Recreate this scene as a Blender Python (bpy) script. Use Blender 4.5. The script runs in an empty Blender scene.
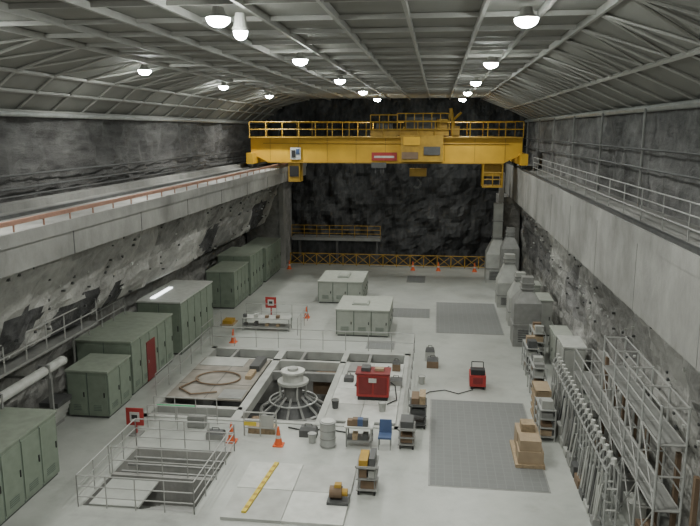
import bpy, math, random
from mathutils import Vector, Matrix, noise
random.seed(4)
F=700.;th=math.atan(133/F);ct,st=math.cos(th),math.sin(th)
ps=math.atan(88*ct/F);c,s=math.cos(ps),math.sin(ps)

# ------------------------------------------------------------ materials
MATS={}
def mat(name,col,rough=.6,metal=0.,var=.12,scale=3.,bump=0.,emit=0.):
    m=bpy.data.materials.new(name);m.use_nodes=True;nt=m.node_tree;n=nt.nodes;l=nt.links
    bs=n['Principled BSDF'];bs.inputs['Roughness'].default_value=rough;bs.inputs['Metallic'].default_value=metal
    tc=n.new('ShaderNodeTexCoord');no=n.new('ShaderNodeTexNoise');no.inputs['Scale'].default_value=scale;no.inputs['Detail'].default_value=7
    l.new(tc.outputs['Object'],no.inputs['Vector'])
    cr=n.new('ShaderNodeValToRGB');cr.color_ramp.elements[0].position=.3;cr.color_ramp.elements[1].position=.7
    cr.color_ramp.elements[0].color=tuple(max(0,v*(1-var)) for v in col)+(1,)
    cr.color_ramp.elements[1].color=tuple(min(1,v*(1+var)) for v in col)+(1,)
    l.new(no.outputs['Fac'],cr.inputs['Fac']);l.new(cr.outputs['Color'],bs.inputs['Base Color'])
    if bump:
        b=n.new('ShaderNodeBump');b.inputs['Strength'].default_value=bump;b.inputs['Distance'].default_value=.1
        l.new(no.outputs['Fac'],b.inputs['Height']);l.new(b.outputs['Normal'],bs.inputs['Normal'])
    if emit:
        bs.inputs['Emission Color'].default_value=tuple(col)+(1,);bs.inputs['Emission Strength'].default_value=emit
    MATS[name]=m;return m
def rockmat(name,stops,sc,stretch=(1,1,1),bump=.6,vor=.22,vs=3.2,patch=.5,psc=.16):
    m=bpy.data.materials.new(name);m.use_nodes=True;nt=m.node_tree;n=nt.nodes;l=nt.links
    bs=n['Principled BSDF'];bs.inputs['Roughness'].default_value=.85
    tc=n.new('ShaderNodeTexCoord');mp=n.new('ShaderNodeMapping');mp.inputs['Scale'].default_value=stretch
    l.new(tc.outputs['Object'],mp.inputs['Vector'])
    a=n.new('ShaderNodeTexNoise');a.inputs['Scale'].default_value=sc;a.inputs['Detail'].default_value=12;a.inputs['Roughness'].default_value=.72
    v=n.new('ShaderNodeTexVoronoi');v.inputs['Scale'].default_value=sc*vs
    l.new(mp.outputs[0],a.inputs['Vector']);l.new(mp.outputs[0],v.inputs['Vector'])
    mx=n.new('ShaderNodeMath');mx.operation='MULTIPLY_ADD';mx.inputs[1].default_value=vor
    l.new(v.outputs['Distance'],mx.inputs[0]);l.new(a.outputs['Fac'],mx.inputs[2])
    cr=n.new('ShaderNodeValToRGB');el=cr.color_ramp.elements
    while len(el)<len(stops):el.new(.5)
    for e,(p,cc) in zip(el,stops):e.position=p;e.color=tuple(cc)+(1,)
    l.new(mx.outputs[0],cr.inputs['Fac'])
    # large damp / dirty patches
    pn=n.new('ShaderNodeTexNoise');pn.inputs['Scale'].default_value=psc;pn.inputs['Detail'].default_value=6;pn.inputs['Roughness'].default_value=.6
    l.new(tc.outputs['Object'],pn.inputs['Vector'])
    pr=n.new('ShaderNodeMapRange');pr.inputs['From Min'].default_value=.38;pr.inputs['From Max'].default_value=.6;pr.inputs['To Min'].default_value=1-patch;pr.inputs['To Max'].default_value=1.08
    l.new(pn.outputs['Fac'],pr.inputs['Value'])
    mm=n.new('ShaderNodeVectorMath');mm.operation='SCALE';l.new(cr.outputs['Color'],mm.inputs[0]);l.new(pr.outputs['Result'],mm.inputs['Scale'])
    l.new(mm.outputs['Vector'],bs.inputs['Base Color'])
    b=n.new('ShaderNodeBump');b.inputs['Strength'].default_value=bump;b.inputs['Distance'].default_value=.3
    l.new(mx.outputs[0],b.inputs['Height']);l.new(b.outputs['Normal'],bs.inputs['Normal'])
    MATS[name]=m
def tilemat(name,c1,c2,w,h,ms=.03):
    m=bpy.data.materials.new(name);m.use_nodes=True;nt=m.node_tree;n=nt.nodes;l=nt.links
    bs=n['Principled BSDF'];bs.inputs['Roughness'].default_value=.6
    tc=n.new('ShaderNodeTexCoord');b=n.new('ShaderNodeTexBrick');b.offset=0
    b.inputs['Color1'].default_value=tuple(c1)+(1,);b.inputs['Color2'].default_value=tuple(v*.93 for v in c1)+(1,);b.inputs['Mortar'].default_value=tuple(c2)+(1,)
    b.inputs['Scale'].default_value=1;b.inputs['Brick Width'].default_value=w;b.inputs['Row Height'].default_value=h;b.inputs['Mortar Size'].default_value=ms
    l.new(tc.outputs['Object'],b.inputs['Vector']);l.new(b.outputs['Color'],bs.inputs['Base Color']);MATS[name]=m
rockmat('shotcrete',[(.36,(.12,.12,.116)),(.5,(.23,.228,.217)),(.64,(.31,.308,.294)),(.85,(.43,.427,.405))],.8,(1,1,1),.9,patch=.45)
rockmat('shotcrete_light',[(.36,(.2,.2,.19)),(.52,(.33,.328,.31)),(.75,(.43,.427,.405))],.9,(1,1,1),.7,patch=.3)
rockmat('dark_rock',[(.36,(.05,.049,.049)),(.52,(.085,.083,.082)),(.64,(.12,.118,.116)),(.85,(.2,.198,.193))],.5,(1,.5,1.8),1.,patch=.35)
rockmat('right_rock',[(.36,(.09,.09,.089)),(.52,(.14,.139,.137)),(.64,(.19,.189,.186)),(.85,(.30,.298,.29))],.6,(1,.8,1.2),1.,patch=.4)
rockmat('niche_shade_rock',[(.38,(.02,.02,.022)),(.55,(.05,.05,.052)),(.85,(.14,.14,.14))],.9,(1,1,1),1.)  # near-black rock colour, carries the shade of recesses that are not modelled
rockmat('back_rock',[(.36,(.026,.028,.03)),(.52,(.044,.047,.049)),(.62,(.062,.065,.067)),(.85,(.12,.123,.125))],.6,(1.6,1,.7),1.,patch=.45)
rockmat('concrete',[(.3,(.15,.15,.142)),(.5,(.24,.239,.226)),(.62,(.29,.289,.273)),(.85,(.36,.358,.338))],.5,(1,.8,.5),.2,.1,patch=.22,psc=.3)
rockmat('floor_paint',[(.3,(.25,.26,.242)),(.5,(.35,.364,.34)),(.7,(.395,.41,.382))],.5,(1,1,1),.03,.05,patch=.2,psc=.14)
MATS['floor_paint'].node_tree.nodes['Principled BSDF'].inputs['Roughness'].default_value=.34
tilemat('hatch_tile',(.155,.162,.158),(.18,.186,.182),.3,.3,.015)
mat('ceil_panel',(.20,.197,.178),.7,0,.14,.5)
mat('ceil_beam',(.31,.305,.28),.6,0,.06)
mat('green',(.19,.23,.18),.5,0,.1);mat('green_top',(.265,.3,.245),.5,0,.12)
mat('green_dark',(.09,.12,.1),.5)
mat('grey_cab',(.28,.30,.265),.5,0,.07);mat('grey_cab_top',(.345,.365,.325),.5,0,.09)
mat('white',(.46,.47,.443),.5,0,.12);mat('offwhite',(.35,.358,.335),.5,0,.17,1.5)
mat('steel',(.24,.243,.233),.45,.2,.14);mat('dark_steel',(.08,.082,.082),.5,.2,.2)
mat('rail_grey',(.33,.333,.318),.5,.1,.05);mat('rail_pink',(.36,.2,.145),.6)
mat('black',(.018,.018,.019),.7);mat('yellow',(.60,.35,.022),.5,0,.1,1.);mat('yellow_dark',(.34,.205,.022),.55,0,.2)
mat('orange',(.6,.11,.03),.5);mat('red',(.34,.033,.03),.45);mat('red_dark',(.17,.02,.02),.5)
mat('wood',(.31,.235,.145),.7,0,.25,8);mat('cardboard',(.32,.245,.16),.8,0,.12);mat('brown',(.155,.105,.065),.7)
mat('blue',(.05,.085,.18),.6);mat('tape',(.55,.43,.05),.6);mat('galv',(.38,.39,.378),.4,.3,.14)
mat('gen_green',(.05,.35,.15),.5)
mat('platform',(.225,.208,.18),.7,0,.3,1.2)
mat('lamp_glow',(.93,1.,.95),.5,0,0,1,0,160);mat('tube_glow',(.95,1,1),.5,0,0,1,0,4)

# ------------------------------------------------------------ mesh builder
class B:
    def __init__(s):s.v=[];s.f=[];s.m=[];s.mn=[]
    def mi(s,m):
        if m not in s.mn:s.mn.append(m)
        return s.mn.index(m)
    def face(s,pts,m):
        i=len(s.v);s.v+= [tuple(p) for p in pts];s.f.append(tuple(range(i,i+len(pts))));s.m.append(s.mi(m))
    def hexa(s,p,m):
        i=len(s.v);s.v+=[tuple(q) for q in p];k=s.mi(m)
        for f in ((0,3,2,1),(4,5,6,7),(0,1,5,4),(1,2,6,5),(2,3,7,6),(3,0,4,7)):
            s.f.append(tuple(i+j for j in f));s.m.append(k)
    def box(s,x0,x1,y0,y1,z0,z1,m):
        s.hexa([(x0,y0,z0),(x1,y0,z0),(x1,y1,z0),(x0,y1,z0),(x0,y0,z1),(x1,y0,z1),(x1,y1,z1),(x0,y1,z1)],m)
    def frus(s,cx,cy,z0,z1,a0,b0,a1,b1,m):
        s.hexa([(cx-a0,cy-b0,z0),(cx+a0,cy-b0,z0),(cx+a0,cy+b0,z0),(cx-a0,cy+b0,z0),(cx-a1,cy-b1,z1),(cx+a1,cy-b1,z1),(cx+a1,cy+b1,z1),(cx-a1,cy+b1,z1)],m)
    def tube(s,p,q,r,m,n=6,r2=None):
        p=Vector(p);q=Vector(q);d=q-p
        if d.length<1e-6:return
        d.normalize();a=d.orthogonal().normalized();b=d.cross(a);r2=r if r2 is None else r2
        i=len(s.v);k=s.mi(m)
        for j in range(n):
            t=2*math.pi*j/n;o=a*math.cos(t)+b*math.sin(t);s.v.append(tuple(p+o*r));s.v.append(tuple(q+o*r2))
        for j in range(n):
            e=(j+1)%n;s.f.append((i+2*j,i+2*e,i+2*e+1,i+2*j+1));s.m.append(k)
        s.f.append(tuple(i+2*j for j in range(n))[::-1]);s.m.append(k);s.f.append(tuple(i+2*j+1 for j in range(n)));s.m.append(k)
    def cyl(s,x,y,z0,z1,r,m,n=20,r2=None):s.tube((x,y,z0),(x,y,z1),r,m,n,r2)
    def path(s,pts,r,m,n=6):
        for a,b in zip(pts,pts[1:]):s.tube(a,b,r,m,n)
    def ring(s,x,y,z,R,r,m,n=24,rx=1.):
        P=[(x+R*rx*math.cos(2*math.pi*i/n),y+R*math.sin(2*math.pi*i/n),z) for i in range(n+1)];s.path(P,r,m,5)
    def rail(s,pts,h=1.1,r=.03,m='rail_grey',sp=1.5,mids=(.5,)):
        for a,b in zip(pts,pts[1:]):
            a=Vector(a);b=Vector(b);L=(b-a).length;n=max(1,round(L/sp))
            for i in range(n+1):
                p=a.lerp(b,i/n);s.tube(p,p+Vector((0,0,h)),r,m,5)
            for k in list(mids)+[1.]:
                s.tube(a+Vector((0,0,h*k)),b+Vector((0,0,h*k)),r,m,5)
    def obj(s,name,bevel=0,smooth=False):
        me=bpy.data.meshes.new(name)
        n=len(s.v);cx=sum(v[0] for v in s.v)/n;cy=sum(v[1] for v in s.v)/n;cz=min(v[2] for v in s.v)
        me.from_pydata([(v[0]-cx,v[1]-cy,v[2]-cz) for v in s.v],[],s.f)
        for k in s.mn:me.materials.append(MATS[k])
        me.polygons.foreach_set('material_index',s.m)
        if smooth:me.polygons.foreach_set('use_smooth',[True]*len(s.f))
        me.update()
        o=bpy.data.objects.new(name,me);o.location=(cx,cy,cz);bpy.context.collection.objects.link(o)
        if bevel:
            b=o.modifiers.new('bevel','BEVEL');b.width=bevel;b.segments=2;b.limit_method='ANGLE'
        return o

# ------------------------------------------------------------ shell
Y0,Y1=-6.,66.
ZC=14.9
def disp(y,z,x,amp):
    return (noise.noise(Vector((y*.3,z*.4,x*.1)))*.9+noise.noise(Vector((y*.9,z*1.0,3)))*.6+noise.noise(Vector((y*2.2,z*2.2,9)))*.35)*amp
def sweep(b,prof,y0,y1,dy,matf,amp,dens=.3):
    pts=[]
    for (p,q) in zip(prof,prof[1:]):
        L=math.dist(p,q);n=max(1,int(L/dens))
        for i in range(n):pts.append((p[0]+(q[0]-p[0])*i/n,p[1]+(q[1]-p[1])*i/n))
    pts.append(prof[-1]);N=int((y1-y0)/dy);i0=len(b.v);K=len(pts)
    for j in range(N+1):
        y=y0+(y1-y0)*j/N
        for k,(x,z) in enumerate(pts):
            e=min(1,min(k,K-1-k)/2)
            d=disp(y,z,x,amp)*e
            b.v.append((x+d,y,z+d*.2))
    for j in range(N):
        for k in range(K-1):
            a=i0+j*K+k;b.f.append((a,a+1,a+K+1,a+K));b.m.append(b.mi(matf(y0+(y1-y0)*j/N,pts[k])))
def niche(y,z,yc,zc,ry,rz):  # outline of a dark patch painted on the wall as a shaded opening
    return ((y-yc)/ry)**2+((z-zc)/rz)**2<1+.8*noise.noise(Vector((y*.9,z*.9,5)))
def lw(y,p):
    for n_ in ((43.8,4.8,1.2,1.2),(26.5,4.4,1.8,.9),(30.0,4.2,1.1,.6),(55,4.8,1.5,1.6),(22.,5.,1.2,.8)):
        if niche(y,p[1],*n_):return 'niche_shade_rock'
    v=noise.noise(Vector((y*.12,p[1]*.25,1.3)));return 'shotcrete_light' if v>.05 else 'shotcrete'
def rw(y,p):
    v=noise.noise(Vector((y*.12,p[1]*.25,8.3)));return 'shotcrete_light' if v>.22 else ('shotcrete' if v>-.1 else 'right_rock')
b=B();sweep(b,[(-17.0,0),(-16.9,3.1),(-15.0,4.0),(-13.3,7.95)],Y0,Y1,.35,lw,.55)
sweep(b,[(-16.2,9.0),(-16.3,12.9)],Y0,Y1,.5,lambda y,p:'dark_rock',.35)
for i in range(190):
    y=random.uniform(14,59);t=random.random();x=-15.0+1.7*t;z=4.0+3.95*t;x+=disp(y,z,x,.55)*min(1,t*5,(1-t)*5)
    w=random.uniform(.03,.055);b.box(x-.08,x+.08,y-w,y+w,z-w,z+w,random.choice(['dark_steel','dark_steel','white']))
b.obj('wall_left')
b=B();sweep(b,[(7.5,0),(7.35,3),(6.75,6.6)],Y0,Y1,.35,rw,.4)
sweep(b,[(8.0,9.0),(8.1,12.95)],Y0,Y1,.5,lambda y,p:'right_rock',.3)
for i in range(150):
    y=random.uniform(14,59);t=random.random();x=7.35-.6*t;z=3+3.6*t;x+=disp(y,z,x,.4)*min(1,(1-t)*5)
    w=random.uniform(.03,.055);b.box(x-.08,x+.08,y-w,y+w,z-w,z+w,random.choice(['dark_steel','dark_steel','white']))
b.obj('wall_right')
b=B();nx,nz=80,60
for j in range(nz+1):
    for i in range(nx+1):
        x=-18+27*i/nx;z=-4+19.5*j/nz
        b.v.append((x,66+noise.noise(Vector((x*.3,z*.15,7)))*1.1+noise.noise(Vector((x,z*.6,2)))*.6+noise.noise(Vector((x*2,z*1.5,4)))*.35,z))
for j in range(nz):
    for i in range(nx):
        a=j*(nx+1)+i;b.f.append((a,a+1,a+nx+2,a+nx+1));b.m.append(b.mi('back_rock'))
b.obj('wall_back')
b=B();b.box(-16.3,-12.0,Y0,64.5,8.7,9.1,'concrete');b.box(-13.6,-12.1,Y0,64.5,7.9,8.7,'concrete')
b.box(-14.2,-14.05,Y0,64.5,9.1,9.22,'dark_steel');b.box(-15.9,-15.3,Y0,64.5,9.1,9.35,'concrete')
for k in range(12):b.box(-12.11,-12.09,k*5.5,k*5.5+.04,7.9,8.7,'dark_steel')
b.obj('crane_runway_beam')
b=B();b.box(6.1,8.1,Y0,64.5,8.6,9.1,'concrete');b.box(6.12,6.9,Y0,64.5,6.5,8.6,'concrete')
b.box(6.15,6.3,Y0,64.5,9.1,9.22,'dark_steel')
for k in range(12):b.box(6.11,6.12,k*5.5,k*5.5+.03,6.5,8.6,'steel')
b.obj('crane_runway_beam')
b=B();b.box(-16.6,-13.4,59.8,64,0,7.85,'shotcrete');b.box(-13.6,-13.2,59.6,60.4,0,7.85,'concrete');b.obj('wall_pier')
b=B();b.box(5.3,7.0,59.8,64,0,6.45,'shotcrete');b.box(5.2,5.6,59.6,60.2,0,8.5,'concrete');b.obj('wall_pier')
# floor
b=B();xs=[-17.4,-12.3,-11.2,-7.5,-1.2,7.8];ys=[Y0,19.7,24,26.8,36.6,62]
for i in range(5):
    for j in range(5):
        xm=(xs[i]+xs[i+1])/2;ym=(ys[j]+ys[j+1])/2
        if -12.3<xm<-1.2 and 26.8<ym<36.6:continue
        if -11.2<xm<-7.5 and 19.7<ym<24:continue
        b.face([(xs[i],ys[j],0),(xs[i+1],ys[j],0),(xs[i+1],ys[j+1],0),(xs[i],ys[j+1],0)],'floor_paint')
b.face([(-17.4,62,0),(7.8,62,0),(7.8,62,-4),(-17.4,62,-4)],'concrete')
b.face([(-17.4,62,-3.9),(7.8,62,-3.9),(7.8,67,-3.9),(-17.4,67,-3.9)],'dark_rock')
b.obj('floor')
def pit(x0,x1,y0,y1,d,wm,fm):
    b=B();b.face([(x0,y0,-d),(x1,y0,-d),(x1,y1,-d),(x0,y1,-d)],fm)
    P=[(x0,y0),(x1,y0),(x1,y1),(x0,y1)]
    for i in range(4):
        p=P[i];q=P[(i+1)%4];b.face([(p[0],p[1],0),(q[0],q[1],0),(q[0],q[1],-d),(p[0],p[1],-d)],wm)
    return b
# ceiling
b=B();prof=[(-16.3,12.8),(-14.6,14.1),(-12.0,ZC),(3.8,ZC),(8.1,12.95)]
for p,q in zip(prof,prof[1:]):
    b.face([(p[0],Y0,p[1]),(p[0],67,p[1]),(q[0],67,q[1]),(q[0],Y0,q[1])],'ceil_panel')
for x in [-12,-10,-8,-6.2,-4.4,-2.6,-.8,1.,2.4,3.8]:
    b.box(x-.045,x+.045,Y0,66,ZC-.2,ZC-.02,'ceil_beam')
for x,z in [(-16.2,12.8),(-14.6,14.1),(8.0,12.95),(6.0,13.9),(-15.4,13.5)]:
    b.tube((x,Y0,z-.08),(x,66,z-.08),.08,'ceil_beam',5)
b.tube((7.85,Y0,12.8),(7.85,66,12.8),.13,'galv',8);b.tube((-16.0,Y0,12.6),(-16.0,66,12.6),.1,'galv',8)
y=-4
while y<65:
    b.box(-12,3.8,y-.035,y+.035,ZC-.14,ZC-.02,'ceil_beam')
    for (p,q) in [(prof[0],prof[1]),(prof[1],prof[2]),(prof[3],prof[4])]:
        b.tube((p[0],y,p[1]-.08),(q[0],y,q[1]-.08),.055,'ceil_beam',5)
    b.tube((3.8,y,ZC-.1),(6,y+1.25,13.85),.04,'ceil_beam',5);b.tube((6,y+1.25,13.85),(3.8,y+2.5,ZC-.1),.04,'ceil_beam',5)
    b.tube((-14.6,y,14.05),(-12,y+2.5,ZC-.1),.04,'ceil_beam',5)
    y+=2.5
b.obj('ceiling')

# ------------------------------------------------------------ lamps
def lamp(x,y,z=14.42,P=420,r=.27):
    b=B();b.cyl(x,y,z+.1,ZC-.22,.17,'ceil_beam',14,.12)
    b.cyl(x,y,z+.02,z+.1,r,'ceil_beam',18,.2)
    prev=(z+.02,r)
    for k in range(1,5):
        a=k*math.pi/8.2;zz=z+.02-.2*math.sin(a);rr=r*math.cos(a);b.cyl(x,y,zz,prev[0],rr,'lamp_glow',18,prev[1]);prev=(zz,rr)
    b.obj('high_bay_lamp')
    ld=bpy.data.lights.new('lamp_light','AREA');ld.shape='DISK';ld.size=.5;ld.energy=P;ld.color=(1,.99,.915);ld.spread=2.6
    o=bpy.data.objects.new('lamp_light',ld);o.location=(x,y,z-.25);bpy.context.collection.objects.link(o)
for x,ylist in [(-12.2,[6,17.5,28.9,39.9,51]),(-4.9,[5,15.8,25.3,35.6,46.5,57.5]),(1.9,[6,16.7,27.4,38,48.5,58.5])]:
    for y in ylist:lamp(x,y,P=345)
lamp(-4.65,16.7,14.25,120,.17)

# ------------------------------------------------------------ crane
b=B();X0,X1=-14.2,6.15
for y in (53.,57.):
    b.hexa([(X0,y,10.1),(X1,y,10.1),(X1,y+1.2,10.1),(X0,y+1.2,10.1),(X0,y,11.4),(X1,y,11.4),(X1,y+1.2,11.4),(X0,y+1.2,11.4)],'yellow')
    b.hexa([(X0+1.3,y,9.6),(X1-1.3,y,9.6),(X1-1.3,y+1.2,9.6),(X0+1.3,y+1.2,9.6),(X0+.3,y,10.1),(X1-.3,y,10.1),(X1-.3,y+1.2,10.1),(X0+.3,y+1.2,10.1)],'yellow')
    b.box(X0,X1,y-.12,y+1.3,11.4,11.5,'yellow_dark');b.box(X0+1.3,X1-1.3,y-.1,y+1.3,9.54,9.62,'yellow_dark')
b.rail([(X0,52.7,11.5),(X1,52.7,11.5)],1.1,.04,'yellow_dark',1.3);b.box(X0,X1,52.5,53,11.42,11.5,'yellow_dark')
b.rail([(X0,58.4,11.5),(X1,58.4,11.5)],1.1,.035,'yellow_dark',1.3)
for x in (X0+.2,X1+.05):
    b.box(x-.25,x+.25,51.8,59.4,9.5,10.3,'yellow')
    for y in (52.1,53.4,57.8,59.1):b.tube((x-.15,y,9.51),(x+.15,y,9.51),.28,'dark_steel',14)
b.box(-3,.8,52.9,58.3,11.6,12.1,'yellow_dark');b.box(-2.4,-.2,53.4,56.8,12.1,12.9,'dark_steel')
b.tube((-2.6,55,12.7),(.5,55,12.7),.5,'dark_steel',14);b.box(-.1,.7,53.2,54.6,12.1,12.8,'yellow_dark')
b.box(-2.7,.4,52.3,52.95,9.7,11.6,'yellow_dark');b.box(-2.5,-1.3,52.2,52.3,10.9,11.5,'yellow');b.box(-1.0,.2,52.2,52.3,10.2,10.8,'dark_steel')
b.box(-2.6,-1.4,52.2,52.3,9.9,10.4,'brown')
b.rail([(-5,53,12.0),(-3,53,12.0)],1.1,.04,'yellow_dark',.7);b.box(-5,-3,52.9,54,11.5,12.0,'yellow_dark');b.box(-4.6,-3.4,53.2,53.8,12,12.6,'dark_steel')
b.rail([(-3,52.8,12.1),(.8,52.8,12.1)],1.1,.04,'yellow_dark',.6)
b.tube((1.2,54,12),(.9,54,13.6),.14,'yellow_dark',6);b.tube((1.2,54,12.8),(1.7,54,13.3),.1,'yellow_dark',6);b.box(1.0,1.6,53.6,54.4,11.5,12.3,'yellow_dark')
for x in (-1.9,-1.7,-1.2,-1.0):b.tube((x,54.6,9.0),(x,54.6,11.6),.03,'dark_steel',5)
b.box(-2.1,-.8,54.2,55,8.5,9.1,'yellow_dark')
b.path([(-1.5+.3*math.sin(t),54.6,7.95+.35*math.cos(t)) for t in [i*.45 for i in range(10)]],.09,'dark_steel')
for x in (-4.6,-4.2,-4.0):b.tube((x,52.9,8.8),(x,52.9,9.6),.05,'dark_steel',5)
b.box(-4.9,-3.8,52.7,53.1,9.2,9.6,'dark_steel')
b.box(-11.1,-10.3,52.84,52.9,9.8,10.7,'white');b.box(-11.0,-10.7,52.8,52.84,9.95,10.5,'black');b.box(-10.65,-10.4,52.8,52.84,10.2,10.6,'blue')
b.box(-4.9,-3.0,52.84,52.9,9.75,10.35,'red');b.box(-4.7,-3.2,52.8,52.84,9.95,10.1,'white')
b.box(-11.3,-10.4,53,54.2,8.1,9.55,'yellow_dark');b.box(-11.2,-10.5,52.95,53,8.5,9.3,'black');b.box(3.4,4.8,53,54.5,7.8,7.9,'yellow_dark');b.box(3.5,4.7,53.6,54.4,8.6,9.5,'yellow_dark')
b.rail([(3.4,53,7.9),(4.8,53,7.9),(4.8,54.5,7.9)],1.0,.045,'yellow_dark',.7)
for x in (3.4,4.8):b.tube((x,53,7.8),(x,53,9.6),.06,'yellow_dark',5);b.tube((x,54.5,7.8),(x,54.5,9.6),.06,'yellow_dark',5)
b.tube((X0+1,52.9,11.0),(X1-1,52.9,11.0),.04,'yellow_dark',5)
for k in range(9):b.box(X0+1.5+k*2.2,X0+1.54+k*2.2,52.97,53,9.7,11.4,'yellow_dark')
b.obj('overhead_bridge_crane')

# ------------------------------------------------------------ railings on beams
b=B();b.rail([(6.6,6,9.1),(6.6,50,9.1)],1.05,.022,'rail_grey',2.2,(.35,.68));b.obj('ledge_guardrail')
b=B();b.rail([(-12.1,6,9.1),(-12.1,60,9.1)],.32,.03,'rail_pink',1.6,());b.box(-12.13,-12.07,6,60,9.3,9.4,'rail_pink')
b.obj('warning_rail')
b=B()
for y in range(14,64,7):b.tube((7.7,y,9.1),(7.7,y,12.8),.05,'steel',6)
b.tube((7.6,8,10.6),(7.6,64,10.6),.04,'dark_steel',5);b.tube((7.6,8,11.3),(7.6,64,11.3),.04,'dark_steel',5);b.obj('wall_conduit')
b=B()
for z in (9.5,9.8,10.3):b.tube((-15.95,6,z),(-15.95,64,z),.045,'dark_steel',6)
b.obj('wall_conduit')

# ------------------------------------------------------------ electrical cabinets
def cabinet(x0,x1,y0,y1,h,bm,tm,dx=1.,dy=1.,seam='green_dark',vents=True,door=None,left=False):
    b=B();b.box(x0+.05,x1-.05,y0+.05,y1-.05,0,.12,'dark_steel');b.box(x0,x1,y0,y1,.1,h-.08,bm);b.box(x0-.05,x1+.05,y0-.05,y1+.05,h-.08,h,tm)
    n=max(1,round((y1-y0)/dy));w=(y1-y0)/n
    def sx(a,bb):return (x0-bb,x0-a) if left else (x1+a,x1+bb)
    for i in range(n):
        a=y0+i*w;b.box(*sx(0,.03),a+.04,a+w-.04,.2,h-.2,bm);b.box(*sx(0,.012),a-.02,a+.02,.1,h-.1,seam)
        b.box(*sx(.03,.06),a+w-.18,a+w-.13,h*.45,h*.55,'black')
        if vents:
            for k in range(4):b.box(*sx(.03,.045),a+.25,a+w-.3,.35+k*.07,.375+k*.07,seam)
    n=max(1,round((x1-x0)/dx));w=(x1-x0)/n
    for i in range(n):
        a=x0+i*w;b.box(a+.04,a+w-.04,y0-.03,y0,.2,h-.2,bm);b.box(a-.02,a+.02,y0-.012,y0,.1,h-.1,seam)
        b.box(a+w-.18,a+w-.13,y0-.06,y0-.03,h*.45,h*.55,'black')
        if vents:
            for k in range(4):b.box(a+.25,a+w-.3,y0-.045,y0-.03,.35+k*.07,.375+k*.07,seam)
    if door:
        b.box(x1+.01,x1+.06,door[0],door[1],.1,2.05,'red_dark');b.box(x1+.05,x1+.09,door[0]+.1,door[0]+.16,1.0,1.15,'steel')
    return b
def C(name,*a,**k):return cabinet(*a,**k).obj(name,.02)
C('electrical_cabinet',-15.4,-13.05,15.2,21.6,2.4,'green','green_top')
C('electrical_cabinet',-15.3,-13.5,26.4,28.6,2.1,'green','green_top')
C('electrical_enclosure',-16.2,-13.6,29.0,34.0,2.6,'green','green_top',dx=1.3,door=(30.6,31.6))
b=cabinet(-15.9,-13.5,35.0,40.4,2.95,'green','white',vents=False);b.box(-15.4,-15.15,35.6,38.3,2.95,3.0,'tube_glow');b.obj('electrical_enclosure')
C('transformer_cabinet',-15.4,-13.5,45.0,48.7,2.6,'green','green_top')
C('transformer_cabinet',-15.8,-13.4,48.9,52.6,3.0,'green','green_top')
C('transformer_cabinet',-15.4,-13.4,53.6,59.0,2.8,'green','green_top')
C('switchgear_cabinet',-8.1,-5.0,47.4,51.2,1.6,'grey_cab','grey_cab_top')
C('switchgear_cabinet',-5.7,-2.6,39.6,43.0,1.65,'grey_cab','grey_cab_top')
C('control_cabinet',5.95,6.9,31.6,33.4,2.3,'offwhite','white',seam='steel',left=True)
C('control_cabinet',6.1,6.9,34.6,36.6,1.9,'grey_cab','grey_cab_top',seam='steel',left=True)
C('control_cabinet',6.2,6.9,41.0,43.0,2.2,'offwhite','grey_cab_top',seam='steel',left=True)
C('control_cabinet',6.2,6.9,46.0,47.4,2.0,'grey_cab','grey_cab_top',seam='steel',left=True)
b=B();b.box(-6.9,-6.1,48.5,50,1.6,1.72,'grey_cab');b.box(-6.8,-6.2,48.6,49.9,1.72,1.76,'grey_cab_top');b.obj('roof_vent')
b=B();b.box(-4.9,-3.9,40.6,41.6,1.65,1.74,'grey_cab');b.box(-4.8,-4.,40.7,41.5,1.74,1.78,'grey_cab_top');b.obj('roof_vent')

# ------------------------------------------------------------ generator pit
b=pit(-12.3,-1.2,26.8,36.6,3.2,'concrete','dark_steel')
b.box(-12.3,-12.0,26.8,36.6,-.4,.04,'offwhite');b.box(-1.5,-1.2,26.8,36.6,-.4,.04,'offwhite')
b.box(-12.3,-1.2,26.8,27.05,-.4,.04,'offwhite');b.box(-12.3,-1.2,36.3,36.6,-.4,.04,'offwhite')
b.box(-8.4,-8.0,26.9,36.5,-.4,.05,'offwhite');b.box(-4.8,-4.5,26.9,36.5,-.4,.05,'offwhite')
b.box(-12.2,-8.2,27.9,28.2,-.3,.05,'offwhite');b.box(-12.2,-1.4,34.6,34.85,-.4,.05,'offwhite')
b.box(-8.2,-4.7,32.9,33.15,-.4,.03,'steel')
for x in (-10.8,-7.,-3.4):b.box(x,x+.15,34.9,36.4,-.3,.02,'steel')
b.box(-8.0,-7.2,33.2,34.5,-.9,-.5,'steel');b.box(-6.0,-5.0,33.3,34.5,-1.2,-.4,'brown');b.box(-4.4,-1.6,35,36.2,-1.3,-.9,'dark_steel')
b.box(-7.9,-7.3,27.2,28.6,-1.0,-.5,'brown');b.box(-5.4,-4.9,27.3,28.5,-1.1,-.5,'steel')
b.obj('generator_pit')
b=B();b.box(-12.0,-8.45,28.8,34.5,0.05,.12,'platform')
for y in (30.6,32.5):b.box(-12.0,-8.45,y,y+.03,.12,.13,'dark_steel')
b.box(-10.2,-10.17,28.8,34.5,.12,.13,'dark_steel');b.box(-11.9,-9.6,33.2,34.4,.12,.15,'offwhite');b.box(-9.6,-8.5,28.9,30.0,.12,.15,'steel');b.obj('work_platform')
b=B()
b.ring(-10.3,31.3,.19,.9,.04,'brown',26,1.2)
b.path([(-11.2,31.0,.19),(-11.7,29.8,.19),(-10.9,29.1,.19),(-9.8,29.5,.19)],.04,'brown');b.obj('coiled_hose')
b=B();b.box(-9.1,-8.6,32.6,34.2,.12,.4,'dark_steel');b.box(-9.0,-8.7,31.4,32.4,.12,.3,'wood');b.obj('timber_planks')
b=B()
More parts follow.
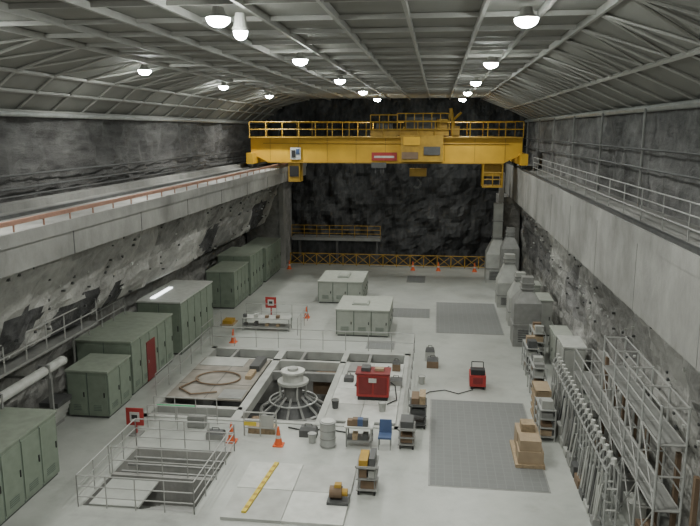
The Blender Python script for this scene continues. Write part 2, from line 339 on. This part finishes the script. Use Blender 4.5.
for i in range(2):
    for j in range(4):b.box(-4.45+i*1.5,-2.97+i*1.5,27.1+j*1.86,28.93+j*1.86,.05,.14,'white' if (i+j)%3 else 'offwhite')
b.box(-4.2,-3.2,33,34.3,.14,.22,'steel');b.obj('pit_cover_panel')
b=B();cx,cy=-6.4,30.3
b.cyl(cx,cy,-3.2,-1.2,.7,'dark_steel',24);b.cyl(cx,cy,-1.3,-1.0,1.45,'dark_steel',32);b.cyl(cx,cy,-1.0,-.3,1.25,'dark_steel',32,.8)
b.cyl(cx,cy,-.3,.5,.42,'steel',24);b.cyl(cx,cy,.5,.62,.72,'offwhite',28);b.cyl(cx,cy,.62,1.0,.48,'white',24);b.cyl(cx,cy,1.0,1.1,.56,'white',24);b.cyl(cx,cy,1.1,1.22,.25,'offwhite',16)
for k in range(12):
    t=k*math.pi/6;b.tube((cx+.5*math.cos(t),cy+.5*math.sin(t),-.1),(cx+1.5*math.cos(t),cy+1.5*math.sin(t),-.8),.06,'steel',5)
b.ring(cx,cy,-.8,1.5,.09,'steel',30);b.ring(cx,cy,-.3,1.1,.04,'galv',30)
for k in range(4):
    t=k*math.pi/2+.5;b.tube((cx+.6*math.cos(t),cy+.6*math.sin(t),-.2),(cx+.65*math.cos(t),cy+.65*math.sin(t),.55),.05,'white',5)
b.obj('turbine_generator_rotor')
b=B();b.rail([(-12.4,36.9,0),(-1.0,36.9,0),(-1.0,28.6,0)],1.1,.022,'rail_grey',1.3)
b.rail([(-12.5,29,0),(-12.5,36.8,0)],1.1,.022,'rail_grey',1.5);b.obj('pit_guardrail')
b=B();b.rail([(-11.5,26.4,0),(-8.8,26.4,0)],1.1,.022,'rail_grey',1.0,(.35,.65));b.rail([(-11.5,25.7,0),(-9,25.7,0)],1.0,.022,'rail_grey',1.1,(.35,.65))
b.tube((-11.2,26,.9),(-9.6,26,.92),.04,'gen_green',5);b.box(-9.9,-9.2,25.9,26.2,0,.5,'steel');b.obj('portable_barrier')
b=B();b.rail([(-7.4,25.5,0),(-6.1,25.5,0)],1.0,.03,'offwhite',.65,(.35,.65));b.box(-7.4,-6.9,25.45,25.5,.45,.6,'tape');b.box(-6.7,-6.2,25.45,25.5,.4,.9,'offwhite');b.box(-7.3,-6.2,25.7,26.1,0,.3,'wood');b.obj('safety_barrier')
def toolbox(x,y,z,w,d,h,m):
    b=B();b.box(x,x+w,y,y+d,z,z+h*.7,m);b.hexa([(x,y,z+h*.7),(x+w,y,z+h*.7),(x+w,y+d,z+h*.7),(x,y+d,z+h*.7),(x+.05,y+.08,z+h),(x+w-.05,y+.08,z+h),(x+w-.05,y+d-.08,z+h),(x+.05,y+d-.08,z+h)],'dark_steel')
    b.path([(x+w*.3,y+d/2,z+h),(x+w*.3,y+d/2,z+h+.1),(x+w*.7,y+d/2,z+h+.1),(x+w*.7,y+d/2,z+h)],.015,'black');b.obj('toolbox')
def bucket(x,y,z,m='white'):
    b=B();b.cyl(x,y,z,z+.38,.13,m,16,.17);b.ring(x,y,z+.38,.17,.015,'steel',16);b.cyl(x,y,z+.36,z+.365,.155,'dark_steel',16);b.obj('bucket')
toolbox(-2.0,31.4,.14,.6,.35,.35,'steel');toolbox(-4.2,31.6,.14,.45,.35,.3,'dark_steel');toolbox(-2.0,33.4,.14,.4,.4,.5,'brown')
toolbox(-5.2,25.6,0,.7,.4,.4,'dark_steel');toolbox(-8.8,24.9,0,.7,.4,.35,'steel');toolbox(-.3,34.5,0,.6,.5,.5,'brown');toolbox(-.4,35.6,0,.5,.4,.7,'offwhite')
bucket(-2.1,28.3,.14,'offwhite');bucket(-4.15,28.4,.14,'dark_steel');bucket(-.5,32.2,0,'offwhite');bucket(-4.6,25.2,0,'galv')
b=B();b.path([(-1.7,32.0,.18),(-2.4,32.5,.18),(-3.2,31.2,.18),(-3.6,31.1,.18),(-3.5,32.4,.18),(-2.6,32.9,.18),(-2.2,34,.18)],.03,'black');b.obj('power_cable')
b=B();b.path([(1.9,31.6,.04),(1.2,31.0,.04),(.6,31.4,.04),(-.1,31.1,.04),(-.7,30.2,.04)],.022,'black');b.obj('power_cable')
b=B();b.path([(-3.4,26.2,.04),(-4.2,26.4,.04),(-5.2,26.2,.04),(-5.8,26.4,.04)],.03,'black');b.obj('power_cable')
# near recess
b=pit(-11.2,-7.5,19.7,24,1.1,'concrete','floor_paint')
b.box(-11.2,-7.5,21.75,21.95,-1.1,.02,'concrete')
for k in range(3):b.box(-11.1,-7.6,22.3+k*.55,22.4+k*.55,-.2,-.12,'steel')
b.box(-11.1,-9.4,19.9,21.6,-.12,-.05,'floor_paint')
for k in range(4):b.box(-9.3,-7.6,19.9+k*.42,20.2+k*.42,-.3-.2*k,-.25-.2*k,'steel')
b.obj('floor_hatch_pit')
b=B();b.rail([(-11.3,19.6,0),(-7.4,19.6,0),(-7.4,24.1,0),(-11.3,24.1,0),(-11.3,19.6,0)],1.1,.022,'rail_grey',1.0,(.33,.66));b.rail([(-11.2,21.85,.02),(-7.5,21.85,.02)],1.0,.022,'rail_grey',1.0);b.obj('hatch_guardrail')

# ------------------------------------------------------------ floor covers
def plate(name,x0,x1,y0,y1,m='hatch_tile'):
    b=B();b.box(x0,x1,y0,y1,0,.02,m);b.box(x0-.06,x1+.06,y0-.06,y1+.06,0,.012,'steel');b.obj(name)
plate('floor_hatch_cover',.2,4.15,41,48.6);plate('floor_hatch_cover',.0,4.0,22.4,30.2)
plate('floor_grate',-3.2,-.3,44.3,46.6);plate('floor_grate',-3.7,-2.2,37.4,38.8);plate('floor_grate',-2.2,-.8,55,57.5)
b=B()
for i in range(2):
    for j in range(2):b.box(-6.5+i*1.95,-4.57+i*1.95,19.4+j*1.9,21.27+j*1.9,0,.1,'white' if i!=j else 'offwhite')
b.obj('floor_cover_panel')
b=B();b.hexa([(-5.9,19.7,.1),(-5.75,19.7,.1),(-5.45,23.1,.1),(-5.6,23.1,.1),(-5.9,19.7,.17),(-5.75,19.7,.17),(-5.45,23.1,.17),(-5.6,23.1,.17)],'tape')
for k in range(8):
    y=19.9+k*.4;x=-5.81+.3*(y-19.7)/3.4;b.box(x-.06,x+.06,y,y+.15,.17,.175,'yellow_dark')
b.obj('warning_strip')

# ------------------------------------------------------------ small things
def cone(x,y,h=.78):
    b=B();b.box(x-.2,x+.2,y-.2,y+.2,0,.05,'orange');b.cyl(x,y,.05,h*.4,.16,'orange',16,.11);b.cyl(x,y,h*.4,h*.55,.11,'white',16,.085);b.cyl(x,y,h*.55,h,.085,'orange',16,.03);b.obj('traffic_cone')
for p in [(-7.75,24.9),(-5.85,24.8),(-11.4,37.6),(-8.2,43.4),(-1.9,60),(.3,60),(-12.7,59.3),(3.4,60)]:cone(*p)
def board(x,y,z=.55):
    b=B();b.box(x-.04,x+.04,y-.02,y+.06,0,z+.3,'red');b.box(x-.25,x+.25,y-.25,y+.25,0,.05,'steel');b.box(x-.36,x+.36,y-.06,y-.02,z,z+.72,'red');b.box(x-.2,x+.2,y-.08,y-.06,z+.16,z+.56,'white');b.box(x-.12,x+.12,y-.09,y-.08,z+.28,z+.45,'black');b.obj('fire_extinguisher_sign')
board(-11.75,25.1,.4);board(-10.6,43.6)
b=B();x0,y0=-3.35,29.4
b.box(x0,x0+1.45,y0,y0+.9,.32,1.35,'red');b.box(x0+.05,x0+1.4,y0+.05,y0+.85,.14,.32,'black');b.box(x0+.1,x0+.7,y0-.03,y0,.45,1.25,'red_dark');b.box(x0+.78,x0+1.36,y0-.03,y0,.45,1.25,'red_dark')
b.box(x0+.55,x0+.9,y0-.05,y0-.03,1.0,1.2,'white');b.box(x0-.05,x0+1.5,y0-.05,y0+.95,1.35,1.42,'red_dark');b.box(x0+.2,x0+.6,y0+.2,y0+.7,1.42,1.6,'dark_steel');b.box(x0+.8,x0+1.2,y0+.3,y0+.6,1.42,1.55,'wood')
b.path([(x0+1.5,y0+.4,.9),(x0+1.7,y0+.5,.7),(x0+1.8,y0+.1,.2),(x0+1.4,y0-.4,.18)],.03,'black');b.obj('tool_chest',.02)
b=B();x,y=-3.95,25.0;b.cyl(x,y,0,1.0,.3,'galv',24)
for z in (.05,.35,.68,.98):b.ring(x,y,z,.305,.022,'steel',24)
b.cyl(x,y,1.0,1.04,.26,'white',20);b.obj('steel_drum')
def table(x0,x1,y0,y1,h,top='white',name='work_table'):
    b=B();b.box(x0,x1,y0,y1,h-.05,h,top)
    for x in (x0+.05,x1-.1):
        for y in (y0+.05,y1-.1):b.box(x,x+.05,y,y+.05,0,h-.05,'steel')
    b.box(x0+.05,x1-.05,y0+.05,y1-.05,.25,.29,'steel')
    for k in range(4):
        a=x0+.1+(x1-x0-.3)*k/4;b.box(a,a+.2,y0+.1,y0+.35,h,h+random.uniform(.1,.35),random.choice(['dark_steel','offwhite','brown','blue']))
        b.box(a,a+.2,y0+.1,y0+.4,.29,.29+random.uniform(.1,.3),random.choice(['dark_steel','offwhite','wood']))
    b.obj(name)
table(-3.3,-2.2,24.9,25.7,.85);table(-11.6,-8.6,40.0,40.9,.8,'offwhite')
b=B();x,y=-1.75,25.1
b.box(x-.25,x+.25,y-.25,y+.25,.44,.52,'blue');b.hexa([(x-.25,y+.22,.5),(x+.25,y+.22,.5),(x+.25,y+.28,.5),(x-.25,y+.28,.5),(x-.23,y+.32,1.0),(x+.23,y+.32,1.0),(x+.23,y+.38,1.0),(x-.23,y+.38,1.0)],'blue')
for dx in (-.22,.22):
    for dy in (-.22,.22):b.tube((x+dx,y+dy,0),(x+dx,y+dy,.46),.02,'steel')
b.obj('blue_chair')
def cart(name,x0,x1,y0,y1,h,m1,load):
    b=B()
    for x in (x0+.08,x1-.08):
        for y in (y0+.08,y1-.08):
            b.tube((x-.03,y,.08),(x+.03,y,.08),.08,'black',12);b.tube((x,y,.14),(x,y,h),.025,m1,5)
    for z in (.16,h*.55,h-.05):b.box(x0,x1,y0,y1,z,z+.05,m1)
    b.path([(x0,y0,h),(x0,y0-.15,h+.12),(x1,y0-.15,h+.12),(x1,y0,h)],.02,m1)
    for (a,w,z,hh,m) in load:b.box(x0+a,x0+a+w,y0+.08,y1-.08,z,z+hh,m)
    b.obj(name,.01)
cart('tool_cart',-.9,-.2,26.9,27.9,1.0,'dark_steel',[(.08,.3,1.0,.3,'brown'),(.4,.25,1.0,.4,'wood'),(.1,.5,.6,.25,'dark_steel')])
cart('tool_cart',-1.25,-.6,25.0,25.9,.8,'steel',[(.08,.5,.8,.3,'dark_steel'),(.1,.5,.25,.3,'brown')])
cart('tool_cart',-2.45,-1.75,21.4,22.4,1.0,'steel',[(.08,.3,1.0,.22,'yellow_dark'),(.42,.2,1.0,.3,'dark_steel'),(.1,.25,.6,.3,'brown'),(.4,.25,.6,.25,'offwhite'),(.15,.5,.21,.28,'brown')])
def pump(x,y,z):
    b=B();b.box(x-.35,x+.35,y-.3,y+.3,z,z+.1,'dark_steel');b.tube((x-.28,y,z+.32),(x+.12,y,z+.32),.2,'brown',16);b.tube((x+.12,y,z+.32),(x+.3,y,z+.32),.13,'yellow_dark',14);b.box(x-.12,x+.1,y-.1,y+.1,z+.5,z+.62,'yellow_dark');b.obj('portable_pump')
pump(-2.95,20.8,.1)
b=B();x0,y0=1.75,31.7
for x in (x0+.1,x0+.65):
    for y in (y0+.12,y0+.8):b.tube((x-.05,y,.12),(x+.05,y,.12),.12,'black',12)
b.box(x0,x0+.75,y0,y0+.95,.15,.7,'red');b.box(x0+.05,x0+.7,y0+.05,y0+.5,.7,.95,'black');b.box(x0+.15,x0+.6,y0-.03,y0,.3,.6,'red_dark');b.box(x0+.05,x0+.7,y0+.55,y0+.9,.7,.82,'red_dark');b.path([(x0+.1,y0+.5,.9),(x0+.1,y0+.7,1.15),(x0+.65,y0+.7,1.15),(x0+.65,y0+.5,.9)],.025,'black');b.obj('welding_machine',.02)

# ------------------------------------------------------------ right side goods
def boxes(name,lst):
    b=B()
    for (x0,x1,y0,y1,z0,z1,mm) in lst:
        b.box(x0,x1,y0,y1,z0,z1,mm);b.box((x0+x1)/2-.04,(x0+x1)/2+.04,y0-.004,y1,z1,z1+.004,'wood')
    b.obj(name,.01)
boxes('cardboard_box_stack',[(3.15,4.05,24.1,25.0,.14,.6,'cardboard'),(3.2,3.95,24.15,24.9,.6,1.0,'cardboard'),(3.2,4.0,25.1,26.0,.14,.9,'cardboard'),(3.35,3.85,25.15,25.7,.9,1.2,'wood'),(3.05,4.1,24.0,26.1,0,.14,'wood')])
def crate(x0,x1,y0,y1,h):
    b=B();b.box(x0+.04,x1-.04,y0+.04,y1-.04,.1,h-.04,'cardboard')
    for k in range(5):
        z=.1+(h-.15)*k/4
        b.box(x0,x1,y0,y0+.03,z-.06,z+.06,'wood');b.box(x0,x0+.03,y0,y1,z-.06,z+.06,'wood')
    for x in (x0,x1-.1):b.box(x,x+.1,y0-.03,y0,0,h,'wood')
    b.box(x0,x1,y0,y1,h-.04,h,'cardboard');b.obj('wooden_crate')
crate(4.25,4.9,28.2,29.4,1.4)
def shelf(x0,x1,y0,y1,h,name='storage_shelf'):
    b=B()
    for x in (x0,x1):
        for y in (y0,(y0+y1)/2,y1):b.tube((x,y,0),(x,y,h),.03,'galv',5)
    for k in range(4):
        z=.15+k*(h-.2)/3;b.box(x0,x1,y0,y1,z,z+.04,'galv')
        y=y0+.1
        while y<y1-.4:
            w=random.uniform(.2,.5)
            b.box(x0+.08,x1-.1,y,min(y+w,y1-.05),z+.04,z+random.uniform(.15,.42),random.choice(['cardboard','offwhite','steel','brown','dark_steel','cardboard','dark_steel']));y+=w+.1
    b.obj(name)
shelf(4.5,5.1,30.8,32.4,1.5);shelf(4.6,5.2,34.0,35.6,1.4);shelf(5.2,5.8,36.0,37.8,1.6);shelf(4.2,4.8,26.4,27.8,1.3)
b=B()
for k in range(22):
    y=20.4+k*.48
    b.path([(5.3,y,0),(5.3,y,1.95),(5.38,y,2.12),(5.55,y,2.12),(5.65,y,1.95),(5.65,y,0)],.035,'galv',6)
    b.tube((5.3,y,1.3),(5.65,y,1.3),.03,'white',5);b.tube((5.3,y,.6),(5.65,y,.6),.03,'white',5)
    b.cyl(5.48,y,2.12,2.3,.08,'white',8)
for x in (5.3,5.65):
    for z in (.1,.95,1.85):b.tube((x,20.3,z),(x,30.6,z),.035,'galv',5)
b.obj('pipe_rack')
b=B()
for k in range(50):
    p=random.uniform(20.2,29.6);w=random.uniform(.025,.045);h=random.uniform(1.2,2.0);o=random.uniform(-.2,.2)
    b.tube((5.0+random.uniform(0,.1),p,0.05),(5.2,p+o,h),w,random.choice(['galv','steel','dark_steel','offwhite']),5)
for k in range(12):
    p=20.4+k*.78;b.box(4.98,5.2,p,p+random.uniform(.3,.7),.0,random.uniform(.15,.6),random.choice(['steel','offwhite','dark_steel','galv','brown']))
b.obj('stacked_scaffold_parts')
b=B();xa,xb=6.0,6.7;ysf=[18.2+1.6*k for k in range(8)]
for i,y in enumerate(ysf):
    H=4.9 if i<5 else 2.9
    for x in (xa,xb):b.tube((x,y,0),(x,y,H),.035,'galv',6)
    for z in (.3,1.1,1.9,2.9,3.8,4.85):
        if z<=H:b.tube((xa,y,z),(xb,y,z),.028,'rail_grey',5)
for y,y2,i in zip(ysf,ysf[1:],range(9)):
    H=4.9 if i<4 else 2.9
    for z in (1.9,2.4,2.9,3.8,4.35,4.85):
        if z<=H:b.tube((xa,y,z),(xa,y2,z),.025,'rail_grey',5);b.tube((xb,y,z),(xb,y2,z),.025,'rail_grey',5)
    b.tube((xa,y,.1),(xa,y2,1.9),.022,'rail_grey',5);b.tube((xa,y,1.9),(xa,y2,.1),.022,'rail_grey',5)
    b.box(xa+.04,xb-.04,y,y2,1.86,1.92,'steel')
    if H>4:b.tube((xa,y,2),(xa,y2,3.8),.022,'rail_grey',5);b.box(xa+.04,xb-.04,y,y2,3.76,3.82,'steel')
for k in range(8):b.box(6.78,6.9,17.6+k*1.4,17.76+k*1.4,0,3.2,'brown')
for k in range(10):
    p=18.4+k*1.1;b.box(6.1,6.6,p,p+random.uniform(.3,.8),0,random.uniform(.3,1.1),random.choice(['steel','offwhite','dark_steel','brown','steel']))
b.obj('scaffold_tower')
def vent(x,y,w,hb,hp,htop,m='offwhite'):
    b=B();b.box(x-w,x+w,y-w,y+w,0,hb,m);b.box(x-w-.04,x+w+.04,y-w-.04,y+w+.04,hb*.48,hb*.52,'steel');b.box(x-w*.7,x+w*.7,y-w-.03,y-w,hb*.1,hb*.42,'steel')
    for k in range(6):b.box(x-w*.65,x+w*.65,y-w-.05,y-w-.03,hb*(.12+.05*k),hb*(.14+.05*k),'dark_steel')
    b.frus(x,y,hb,hb+hp,w,w,w*.45,w*.45,m);b.box(x-w*.42,x+w*.42,y-w*.42,y+w*.42,hb+hp,htop,m)
    for z in (hb+hp+.1,(hb+hp+htop)/2):b.box(x-w*.5,x+w*.5,y-w*.5,y+w*.5,z,z+.08,'steel')
    b.obj('ventilation_unit')
vent(5.2,39.5,.75,2.5,.6,3.9,'steel');vent(5.3,43.7,.7,1.8,.9,3.3,'offwhite');vent(5.1,48.5,.8,1.7,1.2,3.6,'offwhite');vent(4.9,56.5,.85,2.3,1.1,6.3);vent(5.5,52.5,.65,3.4,.8,4.9,'steel')

# ------------------------------------------------------------ left side
b=B();b.path([(-14.8,12,2.9),(-14.8,25.3,2.9),(-15.0,25.7,2.75)],.19,'white',12)
for y in (15,18,21,24):b.box(-15.05,-14.6,y,y+.1,2.6,3.12,'steel');b.box(-16.5,-14.8,y,y+.08,2.55,2.65,'steel')
b.box(-15.0,-14.85,24.5,24.6,0,2.75,'steel')
b.obj('wall_pipe')
b=B();b.rail([(-13.0,36.8,0),(-13.0,40.5,0)],1.05,.022,'rail_grey',1.5);b.obj('walkway_guardrail')
b=B();b.rail([(-12.0,42.6,0),(-8.0,42.6,0),(-8.0,39.4,0)],1.05,.022,'rail_grey',1.1);b.obj('walkway_guardrail')
b=B();b.box(-13.2,-12.4,40.9,42,.0,.08,'wood');b.box(-13.1,-12.5,41,41.8,.08,.3,'yellow_dark');b.obj('wooden_pallet')
b=B()
for y0 in (22.4,24.9):
    for k in range(6):b.box(-15.7,-15.3+.08*k,y0,y0+1.1,.2*k,.2*k+.2,random.choice(['offwhite','steel','dark_steel']))
b.obj('stacked_materials')
b=B();b.rail([(-15.9,29.7,2.6),(-15.9,33.5,2.6)],.9,.03,'rail_grey',1.2)
b.obj('roof_guardrail')
b=B();b.rail([(-14.6,16,3.8),(-14.6,28,3.8)],1.0,.028,'rail_grey',1.4);b.box(-15.5,-14.55,16,28,3.7,3.8,'steel')
for y in (16.2,22,27.8):b.tube((-15.65,y,0),(-15.65,y,3.7),.05,'steel',5)
b.obj('service_gallery')

# ------------------------------------------------------------ far end
b=B();x=-13.0
while x<3.9:
    b.tube((x,61.3,0),(x,61.3,1.1),.045,'yellow_dark',5);b.tube((x,61.3,.1),(x+1.2,61.3,1.05),.03,'yellow_dark',5);b.tube((x,61.3,1.05),(x+1.2,61.3,.1),.03,'yellow_dark',5);x+=1.2
b.tube((-13.0,61.3,1.08),(5,61.3,1.08),.04,'yellow_dark',5);b.tube((-13.0,61.3,.15),(5,61.3,.15),.035,'yellow_dark',5);b.obj('safety_fence')
b=B();b.box(-13.2,-5.0,63,64.3,2.0,2.3,'steel');b.rail([(-13.2,63,2.3),(-5.0,63,2.3)],1.1,.03,'yellow_dark',1.2,(.33,.66))
b.box(-13.2,-5.2,63.6,64.2,-3.9,2.0,'back_rock')
for x in (-12.5,-9,-5.3):b.box(x-.1,x+.1,63.1,63.3,-3.9,2.0,'dark_steel')
b.obj('service_walkway')

# ------------------------------------------------------------ world & camera
w=bpy.data.worlds.new('world');bpy.context.scene.world=w;w.use_nodes=True
w.node_tree.nodes['Background'].inputs[0].default_value=(.97,.95,.89,1);w.node_tree.nodes['Background'].inputs[1].default_value=.36
cd=bpy.data.cameras.new('camera');co=bpy.data.objects.new('camera',cd);bpy.context.collection.objects.link(co)
cd.sensor_width=36;cd.lens=36;cd.clip_end=300
R=Matrix(((c,-s*st,s*ct),(s,c*st,-c*ct),(0,ct,st)))
co.matrix_world=Matrix.Translation((0,0,12))@R.to_4x4()
bpy.context.scene.camera=co
